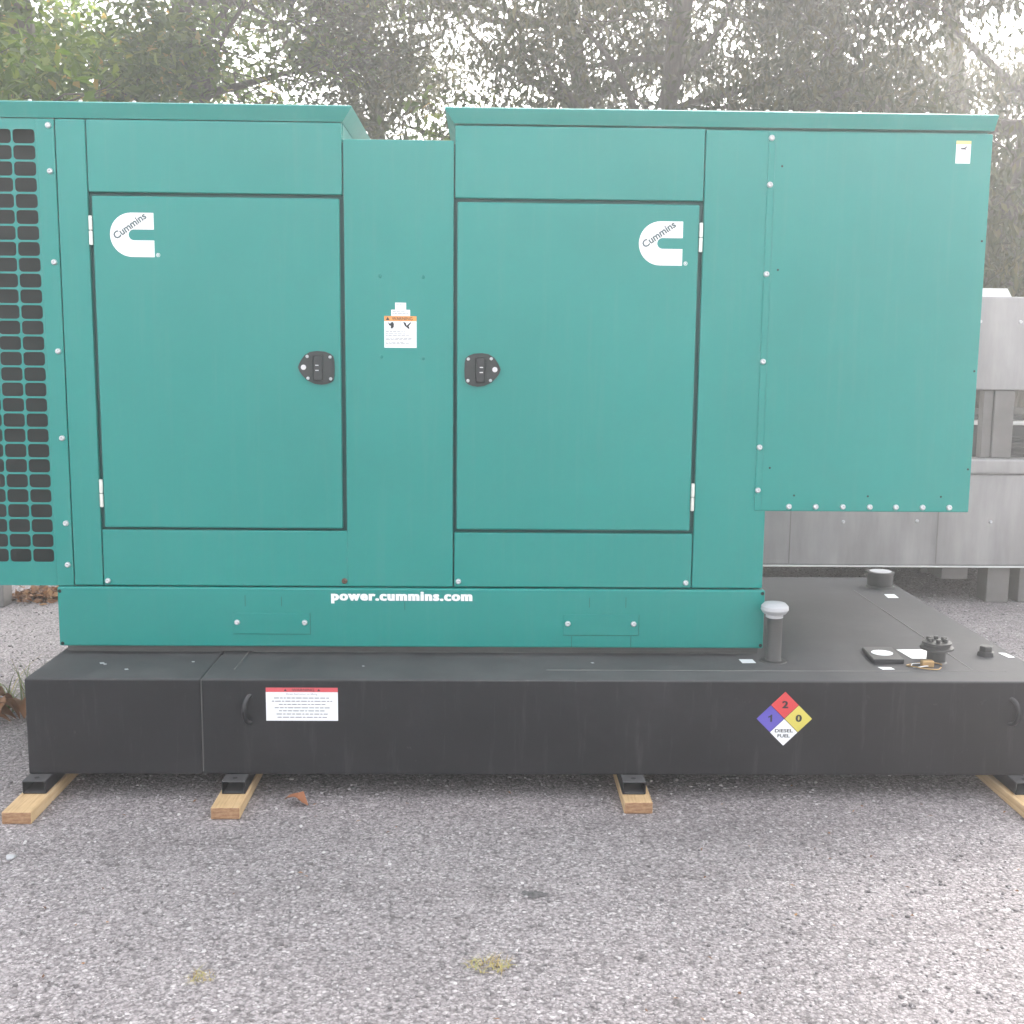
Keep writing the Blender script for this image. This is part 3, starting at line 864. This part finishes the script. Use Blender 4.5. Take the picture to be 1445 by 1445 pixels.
# ------------------------------------------------------------------ metal unit behind on the right
YU = 6.50
unit = thing('metal_equipment_stand', 'weathered grey steel equipment unit on legs behind the generator', 'equipment', (2.6, 7.1, 0))
low = box('lower_housing', 1.05, 4.10, YU, YU + .12, .225, .750, M['galv'], unit, .008)
box('shade_deck', 1.06, 4.09, YU + .1205, 8.75, .230, .30, M['steel'], unit, .008)  # added slab, there to shade the ground under the unit
box('top_rail', 1.05, 4.10, YU - .02, YU + .14, .7525, .838, M['galv'], unit, .012)
for x, z in ((2.02, .475), (2.44, .482), (2.86, .48), (3.28, .48)): bolt(x, z, low, YU, BOLT)
for x in (1.72, 2.56, 3.40): box('panel_joint', x - .0025, x + .0025, YU - .0015, YU + .002, .235, .745, M['steel'], low)
box('bottom_flange', 1.05, 4.10, YU - .006, YU + .03, .216, .2245, M['pale'], low, .002)
uph = box('upper_housing', 2.62, 4.05, YU + .02, 7.6, 1.222, 1.737, M['galv'], unit, .008)
for x in (2.735, 2.96, 3.2): bolt(x, 1.60, uph, YU + .02, BOLT)
bm = bmesh.new(); b0 = [(-.115, -.10, 0), (.100, -.10, 0), (.100, .1, 0), (-.115, .1, 0)]; b1 = [(-.100, -.085, .046), (.080, -.085, .046), (.080, .085, .046), (-.100, .085, .046)]
va_ = [bm.verts.new(p) for p in b0]; vb_ = [bm.verts.new(p) for p in b1]
bm.faces.new(va_[::-1]); bm.faces.new(vb_)
for i in range(4): bm.faces.new((va_[i], va_[(i + 1) % 4], vb_[(i + 1) % 4], vb_[i]))
link('top_cap', bm_mesh(bm), M['pale'], uph, (2.81, YU + .14, 1.7375))
box('column', 2.795, 2.850, YU + .045, YU + .11, .8385, 1.2215, M['steel'], unit, .004)
box('column', 2.8505, 2.965, YU + .03, YU + .135, .8385, 1.2215, M['steel'], unit, .006)
box('column', 3.72, 3.88, YU + .03, YU + .135, .8385, 1.2215, M['steel'], unit, .006)
for x in (1.2, 2.9, 3.9): box('rear_column', x - .06, x + .06, 7.45, 7.57, .3005, 1.2215, M['steel'], unit, .006)
box('bracket', 2.63, 2.785, YU + .08, YU + .30, .130, .2245, M['steel'], unit, .006)
for x in (1.20, 2.955, 3.14): box('leg', x - .065, x + .065, YU + .06, YU + .20, 0, .2245, M['steel'], unit, .006)
for x in (1.20, 2.9, 3.9): box('leg', x - .065, x + .065, 7.45, 7.58, 0, .2245, M['steel'], unit, .006)
# grey post seen under the intake box
ps = thing('metal_post', 'grey square steel post standing behind the grille end of the generator', 'post', (-2.70, 6.37, 0))
box('post_shaft', -2.75, -2.627, 6.31, 6.43, .0, 1.15, M['steel'], ps, .006)
box('post_cap', -2.76, -2.617, 6.30, 6.44, 1.151, 1.168, M['steel'], ps, .004)
# dark cabinet beyond
cb = thing('dark_cabinet', 'low dark grey metal cabinet with pale top seen past the steel column', 'cabinet', (4.1, 9.6, 0))
body = box('cabinet_body', 3.2, 5.2, 9.05, 10.2, .05, .865, M['cabinet'], cb, .01)
box('cabinet_top', 3.15, 5.25, 9.0, 10.25, .8655, .90, M['pale'], cb, .008)
box('cabinet_rim', 3.19, 5.21, 9.03, 10.2, .905, .945, M['cabinet'], cb, .008)
box('side_panel', 3.35, 3.72, 9.035, 9.049, .58, .83, M['cabinet'], body, .004)
for k in range(9): box('louvre', 3.86, 4.9, 9.028, 9.049, .40 + k * .045, .42 + k * .045, M['cabinet'], body, .004)
for x in (3.3, 5.1):
    for y in (9.1, 10.1): box('cabinet_foot', x - .05, x + .05, y - .05, y + .05, 0, .0495, M['cabinet'], cb)

# ------------------------------------------------------------------ trees
class Tubes:
    def __init__(s): s.V, s.F, s.n = [], [], 0
    def add(s, pts, radii, k=8):
        P_ = np.array(pts, float); m = len(P_)
        T = np.gradient(P_, axis=0); T /= np.linalg.norm(T, axis=1)[:, None] + 1e-9
        ref = np.array([0.31, 0.87, 0.12]); S = np.cross(T, ref); S /= np.linalg.norm(S, axis=1)[:, None] + 1e-9
        W = np.cross(T, S); a = np.arange(k) * 2 * np.pi / k
        R_ = np.array(radii)[:, None, None]
        V = P_[:, None] + R_ * (S[:, None] * np.cos(a)[None, :, None] + W[:, None] * np.sin(a)[None, :, None])
        s.V.append(V.reshape(-1, 3))
        i = np.arange(m - 1)[:, None] * k; j = np.arange(k)[None]; j2 = (j + 1) % k
        s.F.append((np.stack([i + j, i + j2, i + k + j2, i + k + j], 2) + s.n).reshape(-1, 4)); s.n += m * k
    def mesh(s, name):
        me = fast_mesh(name, np.concatenate(s.V), np.concatenate(s.F))
        me.polygons.foreach_set('use_smooth', [True] * len(me.polygons)); return me

def curve(p, d, length, n, bend, r, lift=0.0):
    pts = [np.array(p, float)]; d = np.array(d, float); d /= np.linalg.norm(d)
    for i in range(n):
        d = d + r.normal(0, bend, 3) + np.array([0, 0, lift]); d /= np.linalg.norm(d)
        pts.append(pts[-1] + d * length / n)
    return pts, d

def leaves(centres, per, spread, flat, length, width, r, droop):
    n = len(centres) * per
    C_ = np.repeat(np.array(centres), per, 0)
    off = r.normal(0, 1, (n, 3)) * np.array([spread, spread, spread * flat])
    P_ = C_ + off
    L = length * r.uniform(.65, 1.25, n)[:, None]; Wd = width * r.uniform(.75, 1.2, n)[:, None]
    az = r.uniform(0, 2 * np.pi, n); el = r.normal(-droop, .45, n)
    d = np.stack([np.cos(az) * np.cos(el), np.sin(az) * np.cos(el), np.sin(el)], 1)
    ref = np.stack([r.normal(0, .5, n), r.normal(0, .5, n), np.ones(n)], 1)
    s = np.cross(d, ref); s /= np.linalg.norm(s, axis=1)[:, None] + 1e-9
    nn = np.cross(s, d)
    fold = nn * Wd * .25
    V = np.stack([P_, P_ + d * L * .45 + s * Wd * .5 + fold, P_ + d * L, P_ + d * L * .45 - s * Wd * .5 + fold], 1)
    return V

TREES = []
def tree(label, x, y, h, tr, stems, leafmat, seed, n_clump, per, ll, lw, crown=(2.2, 2.2), z0=2.3, lean=(0, 0), low_bias=0.0, group='trees behind the generator', droop=.35, spread=.26, gap_level=0.55):
    r = np.random.default_rng(seed)
    t = thing('tree', label, 'tree', (x, y, 0), group)
    tb = Tubes(); tips = []
    for si in range(stems):
        a = 6.28 * si / stems + r.uniform(0, 1)
        out = 0.0 if stems == 1 else .20
        d0 = (math.cos(a) * out + lean[0], math.sin(a) * out + lean[1], 1)
        p0 = (0.12 * math.cos(a) * (stems > 1), 0.12 * math.sin(a) * (stems > 1), -.05)
        hh = h * r.uniform(.85, 1)
        tp, td = curve(p0, d0, hh, 14, .045, r, .02)
        tr_ = tr * (1 if stems == 1 else r.uniform(.6, .9))
        rr = [tr_ * (1.35 if k == 0 else 1.0) * (1 - .82 * k / 14) for k in range(15)]
        tb.add(tp, rr, 10)
        tp = np.array(tp)
        nb = int(24 / stems ** .4)
        for b in range(nb):
            f = r.uniform(0, 1) ** (1.8 + low_bias)
            zz = z0 * .8 + f * (hh - z0 * .8)
            k = np.interp(zz, tp[:, 2], np.arange(15)); i = int(min(13, k)); fr = k - i
            p = tp[i] * (1 - fr) + tp[i + 1] * fr
            a = r.uniform(0, 6.28); el = r.uniform(.05, .8)
            ln = (crown[0] * (1 - .45 * f)) * r.uniform(.6, 1.1)
            bp, bd = curve(p, (math.cos(a) * math.cos(el), math.sin(a) * math.cos(el), math.sin(el)), ln, 8, .13, r, -.01)
            br = max(.012, rr[i] * .45)
            tb.add(bp, [br * (1 - .85 * q / 8) for q in range(9)], 6)
            for q in range(3, 9):
                for _ in range(2):
                    a2 = r.uniform(0, 6.28); e2 = r.normal(.1, .4)
                    sp, sd = curve(bp[q], (math.cos(a2) * math.cos(e2) + bd[0] * .5, math.sin(a2) * math.cos(e2) + bd[1] * .5, math.sin(e2)), r.uniform(.35, .9), 4, .2, r, -.03)
                    tb.add(sp, [.009, .007, .006, .004, .002], 4)
                    tips += [sp[2], sp[3], sp[4]]
    tips = np.array(tips)
    tips = tips[tips[:, 2] > z0 * .85]
    # where the picture looks, keep every twig; thin out the top of the crown
    pr = np.where(tips[:, 2] > 6.2, .8, 1.0)
    tips = tips[r.random(len(tips)) < pr]
    dirs = r.normal(0, 1, (5, 3)); dirs /= np.linalg.norm(dirs, axis=1)[:, None]; ph = r.uniform(0, 6.28, 5); fq = r.uniform(3.2, 7.5, 5)
    msk = np.sin(tips @ dirs.T * fq + ph).sum(1)
    tips = tips[msk > gap_level]
    idx = r.choice(len(tips), n_clump, replace=len(tips) < n_clump)
    V = leaves(tips[idx], per, spread, .55, ll, lw, r, droop)
    n = len(V)
    F = np.arange(n * 4).reshape(n, 4)
    F3 = np.concatenate([F[:, [0, 1, 2]], F[:, [0, 2, 3]]])
    link('trunk', tb.mesh('trunk'), M['bark'], t, (x, y, 0))
    o = link('crown', fast_mesh('crown', V.reshape(-1, 3), F3), M[leafmat], t, (x, y, 0))
    return t

tree('broad leafed tree rising behind the grille end of the generator', -3.75, 9.7, 8.5, .17, 1, 'leafA', 11, 1158, 22, .115, .050, (3.0, 3), 2.4, spread=.20)
tree('broad leafed tree rising behind the emblem on the door beside the grille', -2.35, 11.2, 9.0, .15, 1, 'leafA', 23, 1222, 22, .112, .048, (3.0, 3), 2.6, spread=.20)
tree('small leaning tree seen through the gap between the two roofs', -.85, 12.6, 8.5, .12, 1, 'leafB', 35, 1159, 26, .105, .034, (2.6, 3), 2.4, lean=(-.12, 0))
tree('multi stemmed narrow leafed tree rising behind the wider roof', 1.35, 11.0, 10.0, .17, 3, 'leafB', 47, 2176, 26, .105, .034, (2.6, 3), 2.5, droop=.7)
tree('narrow leafed tree rising behind the outlet box', 3.1, 12.4, 10.0, .16, 1, 'leafB', 59, 1740, 26, .105, .034, (3.0, 3), 2.2, droop=.8, low_bias=.4)
tree('thick trunked tree standing behind the grey steel equipment unit', 4.42, 10.2, 10.0, .20, 1, 'leafB', 61, 2153, 26, .105, .034, (2.8, 3), 1.9, droop=.9, low_bias=.4, gap_level=0.1)
tree('dense narrow leafed tree standing beyond the low dark cabinet', 5.9, 13.4, 10.0, .18, 1, 'leafB', 73, 1826, 26, .085, .028, (3.0, 3), 1.8, droop=.7, gap_level=0.1)
tree('tall narrow leafed tree close beside the thick trunked one', 5.3, 11.6, 10.5, .15, 1, 'leafB', 97, 1700, 26, .10, .032, (3.0, 3), 2.0, droop=.9, low_bias=.2, gap_level=0.0)
tree('broad leafed tree standing beyond the grey steel post', -5.9, 12.6, 9.0, .18, 1, 'leafA', 83, 1029, 22, .112, .048, (3.0, 3), 2.2, spread=.2)

def bush(x, y, z, rx, rz, seed, label):
    r = np.random.default_rng(seed)
    t = thing('shrub', label, 'shrub', (x, y, z), 'shrubs on the far verge')
    tb = Tubes(); tips = []
    for k in range(16):
        a = r.uniform(0, 6.28); el = r.uniform(.5, 1.4)
        bp, bd = curve((0, 0, -.1), (math.cos(a) * math.cos(el), math.sin(a) * math.cos(el), math.sin(el)), rz * r.uniform(.7, 1.1), 6, .15, r)
        bp = [np.array((p[0] * rx / rz * 1.3, p[1] * rx / rz, p[2])) for p in bp]
        tb.add(bp, [.03 * (1 - .8 * q / 6) for q in range(7)], 5); tips += bp[1:]
    V = leaves(np.array(tips), 60, .38, .8, .16, .09, r, .2)
    n = len(V); F = np.arange(n * 4).reshape(n, 4)
    link('stem', tb.mesh('stem'), M['bark'], t, (x, y, z))
    link('foliage', fast_mesh('foliage', V.reshape(-1, 3), np.concatenate([F[:, [0, 1, 2]], F[:, [0, 2, 3]]])), M['leafA'], t, (x, y, z))
for i, (x, rx, rz) in enumerate(((11.5, 2.4, 2.6), (15.2, 2.6, 2.2), (19.4, 2.4, 2.8), (7.5, 2.4, 2.2))):
    bush(x, 41 + (i % 2) * 1.5, .30, rx, rz, 100 + i, 'leafy green shrub on the grass verge beyond the far road')

# ------------------------------------------------------------------ litter and weeds
def leaf_mesh(L, W, curl, r, n=6):
    bm = bmesh.new(); rows = []
    for i in range(n + 1):
        u = i / n; w = W * math.sin(math.pi * min(1, max(.03, u ** .8))) * r.uniform(.8, 1.15)
        z = curl * math.sin(u * math.pi * .9) * L * .5
        rows.append([bm.verts.new((-w * .5, u * L, z + curl * w * r.uniform(.3, .7))), bm.verts.new((0, u * L, z)), bm.verts.new((w * .5, u * L, z + curl * w * r.uniform(.3, .7)))])
    for a, b in zip(rows, rows[1:]):
        bm.faces.new((a[0], a[1], b[1], b[0])); bm.faces.new((a[1], a[2], b[2], b[1]))
    return bm_mesh(bm, 'dead_leaf', True)
rr_ = random.Random(4)
o = link('fallen_leaf', leaf_mesh(.085, .05, .5, rr_), M['orangeleaf'], None, (-.555, 3.535, .004)); o.rotation_euler = (0, 0, 1.25)
tag(o, 'curled orange fallen leaf lying alone in front of the tank label', 'leaf')
for i, (x, y, s) in enumerate(((-1.80, 4.38, .13), (-1.77, 4.34, .11), (-1.84, 4.30, .13), (-1.76, 4.42, .12), (-1.87, 4.36, .12), (-1.72, 4.37, .10), (-1.80, 4.46, .11), (-1.90, 4.40, .12), (-1.74, 4.31, .11), (-1.93, 4.33, .13), (-1.69, 4.44, .10), (-1.86, 4.48, .11))):
    o = link('dead_leaf', leaf_mesh(s, s * .55, rr_.uniform(.4, .9), rr_), M['deadleaf'], None, (x, y, .006 + .012 * (i % 3))); o.rotation_euler = (rr_.uniform(-.3, .3), rr_.uniform(-.5, .5), rr_.uniform(0, 6.28))
    tag(o, 'curled brown dead leaf in the pile against the end of the black tank', 'leaf', 'dead leaves by the tank end')
def blade_clump(n, rad_, h, r, w=.003, lean=.9):
    bm = bmesh.new()
    for _ in range(n):
        a = r.uniform(0, 6.28); rr = rad_ * r.random() ** .5; x, y = rr * math.cos(a), rr * .7 * math.sin(a)
        d = r.uniform(0, 6.28); hh = h * r.uniform(.4, 1.1); le = lean * r.uniform(.3, 1.4); prev = None
        for k in range(5):
            u = k / 4; px = x + math.cos(d) * le * hh * u * u; py = y + math.sin(d) * le * hh * u * u; pz = hh * u * (1 - .35 * u * le)
            ww = w * (1 - u * .9); cur = (bm.verts.new((px - math.sin(d) * ww, py + math.cos(d) * ww, pz)), bm.verts.new((px + math.sin(d) * ww, py - math.cos(d) * ww, pz)))
            if prev: bm.faces.new((prev[0], prev[1], cur[1], cur[0]))
            prev = cur
    return bm_mesh(bm, 'tuft')
def tuft(name, x, y, n, rad_, h, mat, label, cat='weed', w=.003, lean=.9):
    o = link(name, blade_clump(n, rad_, h, rr_, w, lean), M[mat], None, (x, y, 0)); return tag(o, label, cat)
tuft('grass_tuft', .014, 2.575, 90, .050, .024, 'straw', 'flattened yellow grass tuft in the paving, the larger one', 'grass', .0016, 1.6)
tuft('grass_tuft', -.648, 2.53, 46, .034, .020, 'straw', 'sparse yellow green grass tuft in the paving, the smaller one', 'grass', .0014, 1.6)
tuft('weed_clump', -1.82, 4.52, 40, .08, .24, 'weed', 'straggly green weed growing against the end of the black tank', 'weed', .0045, .8)
# heap of leaf litter under the intake end
def litter():
    V = []; r = np.random.default_rng(9); n = 260
    P_ = np.stack([r.normal(0, .085, n), r.normal(0, .07, n), np.abs(r.normal(0, .018, n))], 1)
    V = leaves(P_, 1, .005, .5, .07, .035, r, .1); n = len(V); F = np.arange(n * 4).reshape(n, 4)
    V[:, :, 2] = np.maximum(V[:, :, 2], .003)
    return fast_mesh('leaf_litter', V.reshape(-1, 3), np.concatenate([F[:, [0, 1, 2]], F[:, [0, 2, 3]]]))
o = link('leaf_litter', litter(), M['deadleaf'], None, (-2.50, 6.56, 0)); o['kind'] = 'stuff'
tag(o, 'heap of brown leaf litter under the grille end of the generator', 'leaf litter')
r9 = np.random.default_rng(21); n9 = 170
P9 = np.stack([r9.uniform(-2.4, 2.6, n9), r9.uniform(2.2, 4.6, n9) , np.full(n9, .006)], 1)
V9 = leaves(P9, 1, .001, .2, .016, .007, r9, 0.0); V9[:, :, 2] = np.clip(V9[:, :, 2], .004, .012)
F9 = np.arange(n9 * 4).reshape(n9, 4)
o = link('leaf_fragments', fast_mesh('leaf_fragments', V9.reshape(-1, 3), np.concatenate([F9[:, [0, 1, 2]], F9[:, [0, 2, 3]]])), M['deadleaf']); o['kind'] = 'stuff'
tag(o, 'tiny brown leaf fragments scattered over the paved yard', 'leaf litter')
# pebble and dark clod
def rock(name, x, y, s, mat, label, seed, cat='stone'):
    bm = bmesh.new(); bmesh.ops.create_icosphere(bm, subdivisions=3, radius=1.0); r = random.Random(seed)
    off = [Vector((r.uniform(-1, 1), r.uniform(-1, 1), r.uniform(-1, 1))).normalized() for _ in range(9)]
    for v in bm.verts:
        k = 1 + sum(.10 * math.sin(3 * v.co.dot(d) + i) for i, d in enumerate(off))
        v.co = Vector((v.co.x * s[0] * k, v.co.y * s[1] * k, max(-.6, v.co.z) * s[2] * k))
    o = link(name, bm_mesh(bm, name, True), M[mat], None, (x, y, s[2] * .55)); return tag(o, label, cat)
rock('pebble', -1.333, 3.156, (.014, .011, .007), 'ventcap', 'smooth white pebble lying on the paving near a plank end', 5)
def stain(name, x, y, rx, ry, mat, z=.0012):
    bm = bmesh.new(); n = 40; r = random.Random(3)
    vs = [bm.verts.new((rx * (1 + .25 * math.sin(3 * a + 1) + r.uniform(-.22, .22)) * math.cos(a), ry * (1 + r.uniform(-.25, .25)) * math.sin(a), 0)) for a in [6.2832 * i / n for i in range(n)]]
    bm.faces.new(vs)
    return link(name, bm_mesh(bm, name), M[mat], None, (x, y, z))
o = stain('oil_spot', .134, 2.935, .033, .024, 'stain'); o['kind'] = 'structure'

# ------------------------------------------------------------------ scattering volume added to imitate veiling glare
if GLARE_HAZE_DENSITY > 0:
    bm = bmesh.new(); add_box(bm, -72, 72, -72, 72, -1.0, 12.0)
    hm = bpy.data.materials.new('glare_haze'); hm.use_nodes = True
    n, l = hm.node_tree.nodes, hm.node_tree.links; n.clear()
    ho = n.new('ShaderNodeOutputMaterial'); hv = n.new('ShaderNodeVolumePrincipled')
    hv.inputs['Color'].default_value = (0.98, 0.965, 0.955, 1)
    hv.inputs['Density'].default_value = GLARE_HAZE_DENSITY
    hv.inputs['Anisotropy'].default_value = 0.75
    l.new(hv.outputs[0], ho.inputs['Volume'])
    o = link('glare_haze', bm_mesh(bm, 'glare_haze'), hm); o['kind'] = 'stuff'
    tag(o, 'thin bright veil added to the air over the yard to imitate glare', 'glare_haze')
